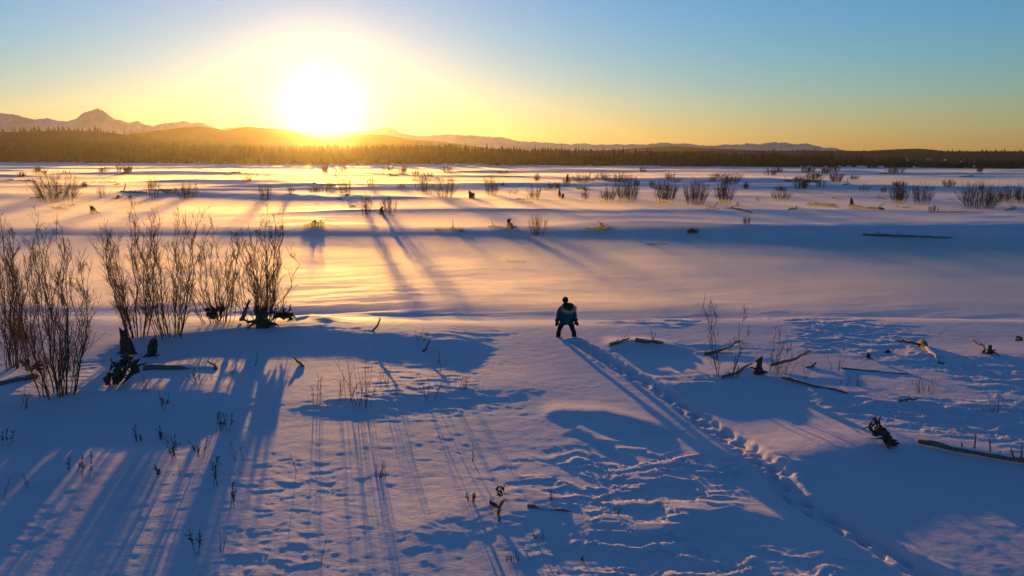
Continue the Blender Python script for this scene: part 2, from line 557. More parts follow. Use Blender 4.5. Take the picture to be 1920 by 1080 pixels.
def build_forest():
    Vs, Fs, n = [], [], 0
    def put(kind, x, y, z, h, wide=1.0):
        nonlocal n
        V, F = kind
        a = FR.uniform(0, 2*math.pi)
        c, s = math.cos(a), math.sin(a)
        W = np.stack([(V[:, 0]*c-V[:, 1]*s)*wide, (V[:, 0]*s+V[:, 1]*c)*wide, V[:, 2]], -1)*h+np.array([x, y, z])
        Vs.append(W); Fs.append(F+n); n += len(V)
    for k in range(6200):
        u = FR.uniform(-420, 2340) if k % 3 else FR.uniform(1400, 2340)
        y0 = at_z(u, float(np.interp(u, BASE_U, BASE_V)))[1]
        dep = FR.uniform()**1.3
        y = y0+3+dep*(260+max(0, min(260, (u-1300)*.8)))+26*noise(np.array([u*.013]), np.array([4.2]), 3)[0]
        vt = float(np.interp(u, TOP_U, TOP_V))+FR.gamma(2.0, 2.4)+3.5*noise(np.array([u*.02]), np.array([1.2]), 5)[0]
        z0 = -.3
        h = CAM_Z+y*slope_at(vt)-z0
        h = max(2.2, h)*(1 if dep > .25 else FR.uniform(.35, .95))
        put(KINDS[int(FR.integers(5))], (u-960)/FPX*y, y, z0, h, FR.uniform(1.2, 2.2)*(1 if h > 7 else 7/h*.8))
    for k in range(1100):                     # low brush along the wood's front edge at right
        u = FR.uniform(1350, 2340)
        y0 = at_z(u, float(np.interp(u, BASE_U, BASE_V)))[1]
        y = y0+FR.uniform(0, 40)
        put(KINDS[int(FR.integers(5))], (u-960)/FPX*y, y, -.4, FR.uniform(2.2, 3.6), 3.2)
    # trees over the nearer hill at left
    for k in range(4200):
        t = FR.uniform(-.95, .15)
        i = int(FR.integers(0, len(HN_X)))
        y = 880+t*170
        x = HN_X[i]*y/880
        z = -3+(HN_Z[i]+3)*(1-abs(t))**1.15-1.5
        put(KINDS[int(FR.integers(5))], x+FR.uniform(-4, 4), y, z, FR.uniform(4, 8)*(1 if x < -200 else .6), 1.6)
    me = np_mesh('spruce_forest', np.concatenate(Vs), np.concatenate(Fs))
    o = link('spruce_forest', me, SPRUCE, smooth=False)
    tag(o, 'dark spruce forest along the far edge of the snowy flats', 'forest', kind='stuff')
build_forest()

def build_spires():
    meshes = []
    for V, F in KINDS[:4]:
        me = np_mesh('spruce_tree', V, F)
        me.materials.append(SPRUCE)
        meshes.append(me)
    spots = [(13, 229, 1), (40, 238, 1), (80, 231, 1), (90, 240, 1), (45, 235, 1), (125, 234, 1), (160, 240, 1), (198, 238, 1), (208, 241, 1), (246, 250, 1), (256, 247, 1)]
    for u, v, near in spots:                 # on the nearer hill at left
        i = int(np.argmin(np.abs(HN_X/880*FPX+960-u)))
        y = 880.0
        z = HN_Z[i]-2
        put_tree(meshes, u, y, z, CAM_Z+y*slope_at(v)-z)
    for k in range(80):                       # along the tree line
        u = 780+k*(1620-780)/80+FR.uniform(-5, 5)
        y0 = at_z(u, float(np.interp(u, BASE_U, BASE_V)))[1]
        y = y0+FR.uniform(10, 60)
        vt = float(np.interp(u, TOP_U, TOP_V))+FR.uniform(-7, 1.5)
        put_tree(meshes, u, y, -.3, CAM_Z+y*slope_at(vt)+.3)

def put_tree(meshes, u, y, z, h):
    o = bpy.data.objects.new('spruce_tree', meshes[int(FR.integers(4))])
    COL.objects.link(o)
    o.location = ((u-960)/FPX*y, y, z)
    o.rotation_euler = (0, 0, FR.uniform(0, 6.28))
    w = FR.uniform(.75, 1.15)
    o.scale = (h*w, h*w, h)
    tag(o, 'dark spruce spire standing above its neighbours on the far tree line', 'tree', 'spruces rising above the far tree line')
build_spires()

# ---------------------------------------------------------------- tubes: the building block of wood, twigs and stalks
class Tubes:
    def __init__(self):
        self.v, self.f, self.n = [], [], 0
    def tube(self, pts, radii, sides=4, rough=0.0, rnd=None, cap=True, jag=0.0):
        P = np.asarray(pts, float); k = len(P)
        R = np.asarray(radii, float)*np.ones(k)
        T = np.gradient(P, axis=0)
        T /= np.linalg.norm(T, axis=1)[:, None]+1e-9
        ref = np.array([0, 0, 1.0]) if abs(T[0][2]) < .8 else np.array([0, 1.0, 0])
        A = np.cross(T, ref); A /= np.linalg.norm(A, axis=1)[:, None]+1e-9
        B = np.cross(T, A)
        th = np.linspace(0, 2*math.pi, sides, endpoint=False)
        rr = R[:, None]*np.ones((1, sides))
        if rough and rnd is not None:
            rr = rr*(1+rough*rnd.normal(size=(k, sides)))
        V = P[:, None, :]+rr[..., None]*(np.cos(th)[None, :, None]*A[:, None, :]+np.sin(th)[None, :, None]*B[:, None, :])
        if jag and rnd is not None:
            V[-1] += T[-1][None, :]*(jag*rnd.uniform(-.6, 1, size=(sides, 1)))
        base = self.n
        self.v.append(V.reshape(-1, 3))
        i = np.arange(sides); j = (i+1) % sides
        for a in range(k-1):
            o0, o1 = base+a*sides, base+(a+1)*sides
            self.f.append(np.stack([o0+i, o0+j, o1+j, o1+i], -1))
        self.n += k*sides
        if cap:
            for e, row in ((0, 0), (k-1, k-1)):
                c = V[row].mean(axis=0)
                self.v.append(np.array([c])); ci = self.n; self.n += 1
                o = base+row*sides
                tri = np.stack([o+i, o+j, np.full(sides, ci), np.full(sides, ci)], -1)
                self.f.append(tri if e else tri[:, [1, 0, 2, 3]])
    def build(self, name, mat, parent=None, smooth=True):
        V = np.concatenate(self.v); F = np.concatenate(self.f)
        me = bpy.data.meshes.new(name)
        faces = [tuple(int(q) for q in (r[:3] if r[2] == r[3] else r)) for r in F]
        me.from_pydata(V.tolist(), [], faces)
        me.update()
        return link(name, me, mat, parent, smooth)

def unit(v):
    v = np.asarray(v, float)
    return v/(np.linalg.norm(v)+1e-9)

def grow(rnd, p, d, length, steps, wander, lift):
    """a bending shoot: points from p along d, wandering and turning up"""
    pts = [np.array(p, float)]
    d = unit(d)
    for _ in range(steps):
        d = unit(d+rnd.normal(size=3)*wander+np.array([0, 0, lift]))
        pts.append(pts[-1]+d*length/steps)
    return np.array(pts)

def willow(label, u, v, top_px, width_px, nstems, seed, detail=1.0, group=None, name='willow_tree', lean=0.0, thick=1.0):
    """bare many-stemmed willow: each stem a part, its fine branches one crown of twigs"""
    rnd = np.random.default_rng(seed)
    p = ground(u, v)
    s = px_m(p)
    h, w = (v-top_px)/s, width_px/s/2
    root = empty(name, p-Vector((0, 0, .05)))
    tw = Tubes()
    for k in range(nstems):
        a = rnd.uniform(0, 2*math.pi)
        rad = w*(0.10+.90*rnd.uniform()**.7)
        foot = np.array([math.cos(a), math.sin(a)*.8, 0])*(.30*rad+.05)*rnd.uniform(.4, 1.1)+np.array([0, 0, -.18])
        hh = h*(1.20-.30*(rad/w)**1.5)*rnd.uniform(.68, 1.0)
        tip = np.array([math.cos(a)*rad*.92+lean*h+rnd.normal()*.08*w, math.sin(a)*rad*.6, hh])
        n = 9
        t = np.linspace(0, 1, n)[:, None]
        bow = np.array([math.cos(a), math.sin(a), 0])*w*rnd.uniform(-.06, .12)
        pts = foot+(tip-foot)*t+bow*np.sin(t*math.pi)+rnd.normal(size=(n, 3))*.020*h*np.sqrt(t)*np.array([1, 1, .4])
        r0 = rnd.uniform(.009, .021)*thick*(hh/4.5)**.7
        radii = r0*(1-.86*t[:, 0])+.003
        st = Tubes()
        st.tube(pts, radii, 6, .06, rnd)
        st.build('stem', BARK, root)
        nb = int(rnd.integers(20, 28)*detail)
        for b in range(nb):
            tb = rnd.uniform(.10, .97)
            i = min(int(tb*(n-1)), n-2); fr = tb*(n-1)-i
            q = pts[i]*(1-fr)+pts[i+1]*fr
            d = unit(pts[i+1]-pts[i])
            az = rnd.uniform(0, 2*math.pi)
            out = np.array([math.cos(az), math.sin(az), .15])
            L = h*rnd.uniform(.09, .24)*(1.12-.70*tb)
            bp = grow(rnd, q, d*1.0+out*.52, L, 5, .13, .09)
            rb = r0*(1-.8*tb)*.34+.0015
            tw.tube(bp, np.linspace(rb+.0005, .0036, 6), 3, cap=False)
            for c in range(int(rnd.integers(3, 7)*detail)):
                j = int(rnd.integers(1, 5))
                d2 = unit(bp[j+1]-bp[j])+rnd.normal(size=3)*.45
                tp = grow(rnd, bp[j], d2, L*rnd.uniform(.22, .55), 3, .12, .07)
                tw.tube(tp, np.linspace(.0044, .0030, 4), 3, cap=False)
    tag(tw.build('twig_crown', TWIG, root), kind='stuff')
    tag(root, label, 'tree' if name.endswith('tree') else 'shrub', group)
    return root

def shrub(label, u, v, top_px, width_px, n, seed, group=None):
    """far bare willow shrub: a spray of fine stems and twigs"""
    rnd = np.random.default_rng(seed)
    p = ground(u, v)
    s = px_m(p)
    h, w = (v-top_px)/s, width_px/s/2
    fat = max(.010, .58/s)                      # stems of about a thumb's width
    tb = Tubes()
    for k in range(int(n*1.9)):
        a = rnd.uniform(0, 2*math.pi); q = math.sqrt(rnd.uniform())
        foot = np.array([math.cos(a)*w*.62*q, math.sin(a)*w*.5*q, -.05])
        tip = foot+np.array([math.cos(a)*w*.36*q+rnd.normal()*.12*w, math.sin(a)*w*.5*q, h*rnd.uniform(.55, 1.03)*(1-.28*q*q)])
        t = np.linspace(0, 1, 5)[:, None]
        pts = foot+(tip-foot)*t+rnd.normal(size=(5, 3))*.025*h*t
        tb.tube(pts, np.linspace(fat*.5, fat*.2, 5)*rnd.uniform(.7, 1.2), 3, cap=False)
        for b in range(int(rnd.integers(7, 12))):
            tt = rnd.uniform(.2, .95); i = min(int(tt*4), 3)
            q0 = pts[i]+(pts[i+1]-pts[i])*(tt*4-i)
            d = unit(pts[i+1]-pts[i])*.8+rnd.normal(size=3)*.38
            bp = grow(rnd, q0, d, h*rnd.uniform(.10, .26), 3, .14, .12)
            tb.tube(bp, np.linspace(fat*.24, fat*.15, 4), 3, cap=False)
    o = tb.build('willow_shrub', TWIG)
    o.location = p
    tag(o, label, 'shrub', group)
    return o

def weed(label, u, v, h_px, w_px, n, seed, kind='stalk', group='dry weeds standing in the near snow'):
    rnd = np.random.default_rng(seed)
    p = ground(u, v)
    s = px_m(p)
    h, w = h_px/s, w_px/s/2
    root = empty('dry_weed', p-Vector((0, 0, .04)))
    lean = rnd.normal()*.12
    heads = Tubes()
    for k in range(n):
        foot = np.array([rnd.uniform(-1, 1)*w*.7, rnd.uniform(-1, 1)*w*.5, 0])
        L = h*rnd.uniform(.5, 1.05) if k else h
        d = np.array([lean+rnd.normal()*.16+foot[0]/max(w, .01)*.12, rnd.normal()*.15, 1.0])
        pts = grow(rnd, foot, d, L, 6, .07, .02)
        st = Tubes()
        st.tube(pts, np.linspace(.0075, .004, 7), 4, cap=False)
        for b in range(int(rnd.integers(1, 4)) if kind == 'stalk' else int(rnd.integers(3, 6))):
            i = int(rnd.integers(2, 6))
            bp = grow(rnd, pts[i], unit(pts[i]-pts[i-1])+rnd.normal(size=3)*.5, L*rnd.uniform(.12, .32), 3, .15, .12)
            st.tube(bp, np.linspace(.0055, .0035, 4), 3, cap=False)
            if kind == 'leafy':
                for c in range(4):
                    q = bp[int(rnd.integers(1, 4))]
                    e = q+unit(rnd.normal(size=3)+np.array([.7, 0, .5]))*rnd.uniform(.03, .06)
                    heads.tube([q, (q+e)/2, e], [.003, .009, .002], 4)
        if kind == 'leafy':
            for c in range(7):
                q = pts[int(rnd.integers(3, 7))]
                e = q+unit(rnd.normal(size=3)+np.array([.8, 0, .4]))*rnd.uniform(.03, .065)
                heads.tube([q, (q+e)/2, e], [.003, .010, .002], 4)
        st.build('stalk', WEED, root)
    if heads.n:
        tag(heads.build('seed_head', WEED, root), kind='stuff')
    tag(root, label, 'weed', group)
    return root

def snow_cap(parent, pts, radii, rnd, k=.8, up=.5):
    """snow lying along the top of a log"""
    P = np.asarray(pts, float).copy(); R = np.asarray(radii, float)
    P[:, 2] += R*up
    n = len(P)
    e = np.sin(np.linspace(.12, math.pi-.12, n))**.5
    c = Tubes()
    c.tube(P, R*k*e*(1+.12*rnd.normal(size=n)), 8, .05, rnd)
    return c.build('snow_cap', SNOW, parent)

def log(label, a, b, r_px, seed, stubs=0, cap=False, bend=.03, za=0.0, zb=0.0, taper=.45, name='driftwood_log', cat='log', fork=False, mat=None):
    """driftwood log from pixel a to pixel b lying on the snow; za, zb lift its ends"""
    rnd = np.random.default_rng(seed)
    A, B = ground(*a), ground(*b)
    s = px_m(A)
    L = (B-A).length
    r0 = r_px/s
    n = max(7, min(16, int(L/.35)))
    t = np.linspace(0, 1, n)
    pts = np.array(A)[None, :]*(1-t[:, None])+np.array(B)[None, :]*t[:, None]
    side = unit(np.cross(np.array(B-A), [0, 0, 1]))
    pts += side[None, :]*(np.sin(t*math.pi*rnd.uniform(.8, 1.7))*bend*L)[:, None]
    gz = terrain(pts[:, 0], pts[:, 1])
    line = A.z+(B.z-A.z)*t
    pts[:, 2] = np.maximum(line, gz-.3*r0)+za*(1-t)+zb*t+r0*.1
    pts[1:-1] += rnd.normal(size=(n-2, 3))*r0*.22
    rad = r0*(1-taper*t)*(1+.08*rnd.normal(size=n))
    o = Vector(pts[0])
    root = empty(name, o)
    q = pts-np.array(o)
    tb = Tubes()
    tb.tube(q, rad, 9, .09, rnd, jag=r0*1.2)
    tb.build('trunk', mat or WOOD, root)
    for k in range(stubs):
        i = int(rnd.integers(1, n-1))
        d = np.array([rnd.normal()*.5, rnd.normal()*.5, rnd.uniform(.5, 1.2)])
        bl = r0*rnd.uniform(2.2, 6.5)
        sp = grow(rnd, q[i], d, bl, 4, .18, .05)
        st = Tubes()
        st.tube(sp, np.linspace(rad[i]*.38, rad[i]*.14, 5), 5, .08, rnd)
        st.build('branch_stub', mat or WOOD, root)
    if fork:
        for k in range(5):
            i = int(n*(.35+.12*k)) if int(n*(.35+.12*k)) < n else n-1
            d = unit(q[-1]-q[0])+rnd.normal(size=3)*np.array([.4, .4, .25])+np.array([0, 0, .25])
            sp = grow(rnd, q[i], d, L*rnd.uniform(.15, .32), 5, .14, .05)
            st = Tubes()
            st.tube(sp, np.linspace(rad[i]*.5, rad[i]*.12, 6), 5, .06, rnd)
            st.build('branch_stub', mat or WOOD, root)
    if cap:
        snow_cap(root, q[1:-1], rad[1:-1], rnd)
    tag(root, label, cat)
    return root

def stump(label, u, v, h_px, w_px, seed, roots=5, prongs=2, lean=(0, 0), cap=False, name='driftwood_stump', root_len=1.0):
    """broken stump standing in the snow: split top, buttress roots"""
    rnd = np.random.default_rng(seed)
    p = ground(u, v)
    s = px_m(p)
    h, w = h_px/s, w_px/s/2
    root = empty(name, p-Vector((0, 0, .06)))
    n = 6
    t = np.linspace(0, 1, n)
    for k in range(max(1, prongs)):
        off = np.array([(k-(prongs-1)/2)*w*.75, rnd.uniform(-.3, .3)*w, 0])
        hh = h*(1 if k == 0 else rnd.uniform(.5, .85))
        pts = np.stack([off[0]*(1-.2*t)+lean[0]*h*t, off[1]+lean[1]*h*t, t*hh], -1)+rnd.normal(size=(n, 3))*w*.07
        rad = w*(.62 if prongs > 1 else .85)*(1.08-.25*t)*(1+.14*rnd.normal(size=n))
        tb = Tubes()
        tb.tube(pts, rad, 9, .13, rnd, jag=hh*.30)
        tb.build('trunk', ROOT, root)
    for k in range(roots):
        a = 2*math.pi*(k+rnd.uniform(-.3, .3))/roots
        d = np.array([math.cos(a), math.sin(a)*.8, rnd.uniform(.0, .55)])
        sp = grow(rnd, np.array([math.cos(a)*w*.4, math.sin(a)*w*.4, h*rnd.uniform(.12, .4)]), d, w*rnd.uniform(1.2, 2.4)*root_len, 5, .28, -.10)
        tb = Tubes()
        tb.tube(sp, np.linspace(w*.26, w*.07, 6), 6, .12, rnd)
        tb.build('root', ROOT, root)
    if cap:
        c = Tubes()
        c.tube([[lean[0]*h-.25*w, 0, h*.92], [lean[0]*h, 0, h*1.02], [lean[0]*h+.3*w, 0, h*.95]], [w*.3, w*.5, w*.25], 8, .06, rnd)
        c.build('snow_cap', SNOW, root)
    tag(root, label, 'stump')
    return root

def rootwad(label, u, v, w_px, h_px, seed, n=26, name='root_wad', drop=0.0):
    """torn-out root plate: a gnarled heart with crooked roots all round"""
    rnd = np.random.default_rng(seed)
    p = ground(u, v)
    s = px_m(p)
    w, h = w_px/s/2, h_px/s
    root = empty(name, p)
    core = Tubes()
    for k in range(7):
        c = np.array([rnd.uniform(-.65, .65)*w, rnd.uniform(-.3, .3)*w, h*rnd.uniform(.25, .7)])
        c[2] -= drop*h*(c[0]/w)*.5
        d = unit(rnd.normal(size=3))*w*.36
        core.tube([c-d, c-d*.3, c+d*.4, c+d], np.array([.05, .15, .13, .03])*w*rnd.uniform(.7, 1.3), 7, .28, rnd, jag=.15*w)
    core.build('heartwood', ROOT, root)
    for k in range(n):
        c = np.array([rnd.uniform(-.7, .7)*w, rnd.uniform(-.3, .3)*w, h*rnd.uniform(.2, .75)])
        c[2] -= drop*h*(c[0]/w)*.5
        sp = grow(rnd, c, rnd.normal(size=3)+np.array([0, -.2, .1]), w*rnd.uniform(.35, .85), 5, .42, 0)
        tb = Tubes()
        tb.tube(sp, np.linspace(.085, .022, 6)*w*rnd.uniform(.6, 1.5), 5, .14, rnd)
        tb.build('root', ROOT, root)
    tag(root, label, 'root wad')
    return root

# ---------------------------------------------------------------- the person at the bank's edge, seen from behind
def cloth(name, c1, c2, scale=14, rough=.8):
    return flat_mat(name, c1, c2, scale, rough, .35, .012)

def skin_mesh(name, joints, edges, mat, parent, levels=2):
    me = bpy.data.meshes.new(name)
    me.from_pydata([j[0] for j in joints], edges, [])
    o = bpy.data.objects.new(name, me)
    COL.objects.link(o)
    sk = o.modifiers.new('skin', 'SKIN')
    for k, j in enumerate(joints):
        r = j[1]
        me.skin_vertices[0].data[k].radius = r if isinstance(r, tuple) else (r, r)
        me.skin_vertices[0].data[k].use_root = (k == 0)
    sub = o.modifiers.new('sub', 'SUBSURF')
    sub.levels = sub.render_levels = levels
    bpy.context.view_layer.update()
    dg = bpy.context.evaluated_depsgraph_get()
    new = bpy.data.meshes.new_from_object(o.evaluated_get(dg))
    bpy.data.objects.remove(o)
    return link(name, new, mat, parent)

def loft(name, rings, mat, parent, seg=20, close=True, wrinkle=0.0, seed=0):
    """rings: (cx, cy, z, rx, ry)"""
    rnd = np.random.default_rng(seed)
    V, F = [], []
    th = np.linspace(0, 2*math.pi, seg, endpoint=False)
    for (cx, cy, z, rx, ry) in rings:
        k = 1+wrinkle*rnd.normal(size=seg)
        V += [(cx+math.cos(a)*rx*q, cy+math.sin(a)*ry*q, z) for a, q in zip(th, k)]
    for r in range(len(rings)-1):
        for i in range(seg):
            j = (i+1) % seg
            F.append((r*seg+i, r*seg+j, (r+1)*seg+j, (r+1)*seg+i))
    if close:
        F.append(tuple(range(seg))[::-1])
        F.append(tuple((len(rings)-1)*seg+i for i in range(seg)))
    me = bpy.data.meshes.new(name)
    me.from_pydata(V, [], F)
    me.update()
    o = link(name, me, mat, parent)
    return o

def build_person():
    NAVY = cloth('dark_trouser_cloth', (.012, .011, .012), (.028, .024, .024))
    BOOT = cloth('boot_leather', (.015, .012, .010), (.04, .03, .024))
    MITT = cloth('mitten_hide', (.035, .022, .014), (.08, .05, .03))
    FUR = flat_mat('pale_fur', (.26, .20, .13), (.62, .52, .38), 40, .95, .9, .03)
    HAT = cloth('black_knit', (.012, .011, .011), (.03, .026, .024), 40)
    HOODIN = cloth('dark_hood_lining', (.018, .015, .014), (.04, .032, .028))
    def m_parka(nt, b):
        tc = nt.nodes.new('ShaderNodeTexCoord')
        sp = nt.nodes.new('ShaderNodeSeparateXYZ')
        nt.links.new(tc.outputs['Object'], sp.inputs[0])
        mr = nd(nt, 'ShaderNodeMapRange')
        mr.inputs[1].default_value, mr.inputs[2].default_value = 1.12, 1.15
        nt.links.new(sp.outputs['Z'], mr.inputs[0])
        mix = nd(nt, 'ShaderNodeMixRGB')
        mix.inputs[1].default_value = (.007, .055, .095, 1)     # blue shell
        mix.inputs[2].default_value = (.035, .028, .028, 1)   # shade on the shoulders, painted into the cloth
        nt.links.new(mr.outputs[0], mix.inputs[0])
        nt.links.new(mix.outputs[0], b.inputs['Base Color'])
        b.inputs['Roughness'].default_value = .65
        n = tex_noise(nt, tc.outputs['Object'], 7, 4)
        bump(nt, b, n, .5, .03)
    PARKA = material('blue_parka_shell', m_parka)
    p = ground(1062, 631)
    P = empty('person', p)
    P.rotation_euler = (0, 0, math.radians(4))
    P.scale = (1.10, 1.10, 1.0)
    # the body, one continuous figure, leaning forward with legs apart
    J = [((0, 0, .78), (.15, .12)), ((0, .04, 1.0), (.15, .11)), ((0, .10, 1.24), (.17, .11)), ((-.01, .15, 1.37), .065), ((-.03, .19, 1.46), .085), ((-.03, .20, 1.55), .085),
         ((-.24, .09, 1.24), .075), ((-.30, .06, .95), .058), ((-.335, .12, .70), .045), ((-.345, .14, .60), .04),
         ((.24, .09, 1.24), .075), ((.30, .05, .95), .058), ((.345, .10, .70), .045), ((.36, .12, .60), .04),
         ((-.11, 0, .72), .10), ((-.24, .05, .36), .07), ((-.31, -.02, .02), .055), ((-.33, .10, -.05), .045),
         ((.11, 0, .72), .10), ((.22, .05, .36), .07), ((.29, -.02, .02), .055), ((.31, .10, -.05), .045)]
    E = [(0, 1), (1, 2), (2, 3), (3, 4), (4, 5), (2, 6), (6, 7), (7, 8), (8, 9), (2, 10), (10, 11), (11, 12), (12, 13),
         (0, 14), (14, 15), (15, 16), (16, 17), (0, 18), (18, 19), (19, 20), (20, 21)]
    skin_mesh('body', J, E, NAVY, P)
    # trousers over the legs
    T = [((0, 0, .74), (.20, .16)), ((-.13, .0, .66), .135), ((-.25, .05, .37), .105), ((-.30, .0, .16), .085),
         ((.13, .0, .66), .135), ((.23, .05, .37), .105), ((.28, .0, .16), .085)]
    skin_mesh('trousers', T, [(0, 1), (1, 2), (2, 3), (0, 4), (4, 5), (5, 6)], NAVY, P)
    for sx in (-1, 1):
        x = .30*sx if sx > 0 else -.32
        b = skin_mesh('boot', [((x*.93, .0, .31), .098), ((x*.98, -.01, .12), .095), ((x, .0, -.05), .095), ((x, .16, -.09), .075)],
                      [(0, 1), (1, 2), (2, 3)], BOOT, P)
    # parka: torso loft and sleeves
    loft('parka', [(0, -.02, .575, .245, .185), (0, -.02, .60, .275, .21), (0, .0, .72, .272, .21), (0, .02, .86, .262, .20), (0, .05, 1.0, .262, .195),
                   (0, .08, 1.14, .265, .18), (0, .10, 1.24, .265, .17), (0, .12, 1.30, .215, .15), (0, .14, 1.36, .13, .11), (0, .15, 1.40, .085, .08)],
         PARKA, P, wrinkle=.018, seed=3)
    for sx in (-1, 1):
        k = 1.0 if sx < 0 else 1.03
        skin_mesh('sleeve', [((.20*sx, .09, 1.25), .115), ((.275*sx, .07, 1.08), .112), ((.305*sx*k, .05, .92), .10), ((.33*sx*k, .09, .74), .088), ((.335*sx*k, .10, .68), .088)],
                  [(0, 1), (1, 2), (2, 3), (3, 4)], PARKA, P)
        # mitten with its thumb; the right one hangs open outward
        cx = .345*sx*k
        if sx < 0:
            M = [((cx, .12, .69), .062), ((cx-.02, .13, .59), .078), ((cx-.03, .14, .48), .068), ((cx-.02, .15, .41), .045), ((cx+.045, .17, .55), .032), ((cx+.06, .20, .49), .026)]
        else:
            M = [((cx, .11, .69), .062), ((cx+.03, .12, .59), .080), ((cx+.085, .13, .49), .066), ((cx+.125, .13, .43), .045), ((cx-.01, .16, .53), .032), ((cx-.02, .18, .46), .026)]
        skin_mesh('mitten', M, [(0, 1), (1, 2), (2, 3), (1, 4), (4, 5)], MITT, P)
        loft('mitten_cuff', [(cx, .105, .64, .078, .078), (cx, .105, .67, .098, .095), (cx, .10, .72, .100, .098), (cx, .10, .745, .085, .085)], MITT, P, seg=12)
    # hood lying on the back, with its pale ruff
    hood = loft('hood', [(.06, -.06, 1.12, .10, .04), (.06, -.08, 1.18, .19, .10), (.06, -.05, 1.26, .235, .15), (.05, .0, 1.34, .225, .17), (.04, .05, 1.405, .20, .15), (.03, .08, 1.43, .15, .11)],
                HOODIN, P, wrinkle=.03, seed=8)
    rnd = np.random.default_rng(5)
    ruff = Tubes()
    arc = []
    for a in np.linspace(-.18, math.pi+.18, 16):
        arc.append((.06-math.cos(a)*.235, -.10-.09*math.sin(a), 1.255-.165*math.sin(a)+.0*a))
    ruff.tube(arc, .052+.028*np.sin(np.linspace(0, math.pi, 16)), 10, .10, rnd)
    for k in range(420):      # guard hairs
        i = int(rnd.integers(0, 16)); q = np.array(arc[i])+rnd.normal(size=3)*.02
        d = unit(rnd.normal(size=3)+np.array([0, -.5, -.2]))
        ruff.tube([q, q+d*.075, q+d*rnd.uniform(.10, .125)], [.006, .004, .001], 3, cap=False)
    ruff.build('fur_ruff', FUR, P)
    # hat on the bowed head, with a rolled brim and ear pieces
    hat = loft('hat', [(-.03, .19, 1.47, .108, .118), (-.03, .19, 1.49, .124, .132), (-.03, .19, 1.53, .122, .130), (-.03, .195, 1.55, .112, .122), (-.03, .20, 1.60, .105, .112), (-.03, .20, 1.645, .078, .085), (-.03, .20, 1.668, .035, .04)], HAT, P, wrinkle=.012, seed=2)
    tag(P, 'person in blue parka with pale fur ruff standing legs apart on the snow bank', 'person')
build_person()

# ---------------------------------------------------------------- the willows at left
GW = 'bare willows in the thicket at left'
willow('bare willow clump cut by the left edge of the picture', 18, 690, 400, 165, 11, 101, 1.0, GW, thick=1.25)
willow('nearest bare willow, bushy and many-stemmed, in front of the thicket at left', 112, 742, 432, 215, 24, 102, 1.0, GW)
willow('slim bare willow behind the upright broken stump', 258, 632, 392, 170, 16, 103, 1.0, GW, thick=1.3)
willow('tallest bare willow in the middle of the thicket, right of the broken stump', 322, 630, 378, 180, 20, 104, 1.0, GW, thick=1.15)
willow('thin bare willow between the tallest willow and the thicket\'s right end', 410, 606, 425, 175, 20, 105, 1.0, GW)
willow('bare spreading willow at the right end of the thicket, above a root tangle', 497, 606, 405, 195, 26, 106, 1.0, GW, thick=1.1)
willow('low thin willow at the far left behind the nearest clump', 60, 668, 445, 130, 8, 107, 1.0, GW)
# saplings at right
willow('tall slender bare sapling on the bank right of the person', 1356, 708, 552, 125, 5, 110, .75, None, 'birch_sapling', thick=.8)
willow('shorter bare sapling beside the upright stump at right', 1443, 703, 612, 85, 4, 111, .75, None, 'birch_sapling', thick=.75)

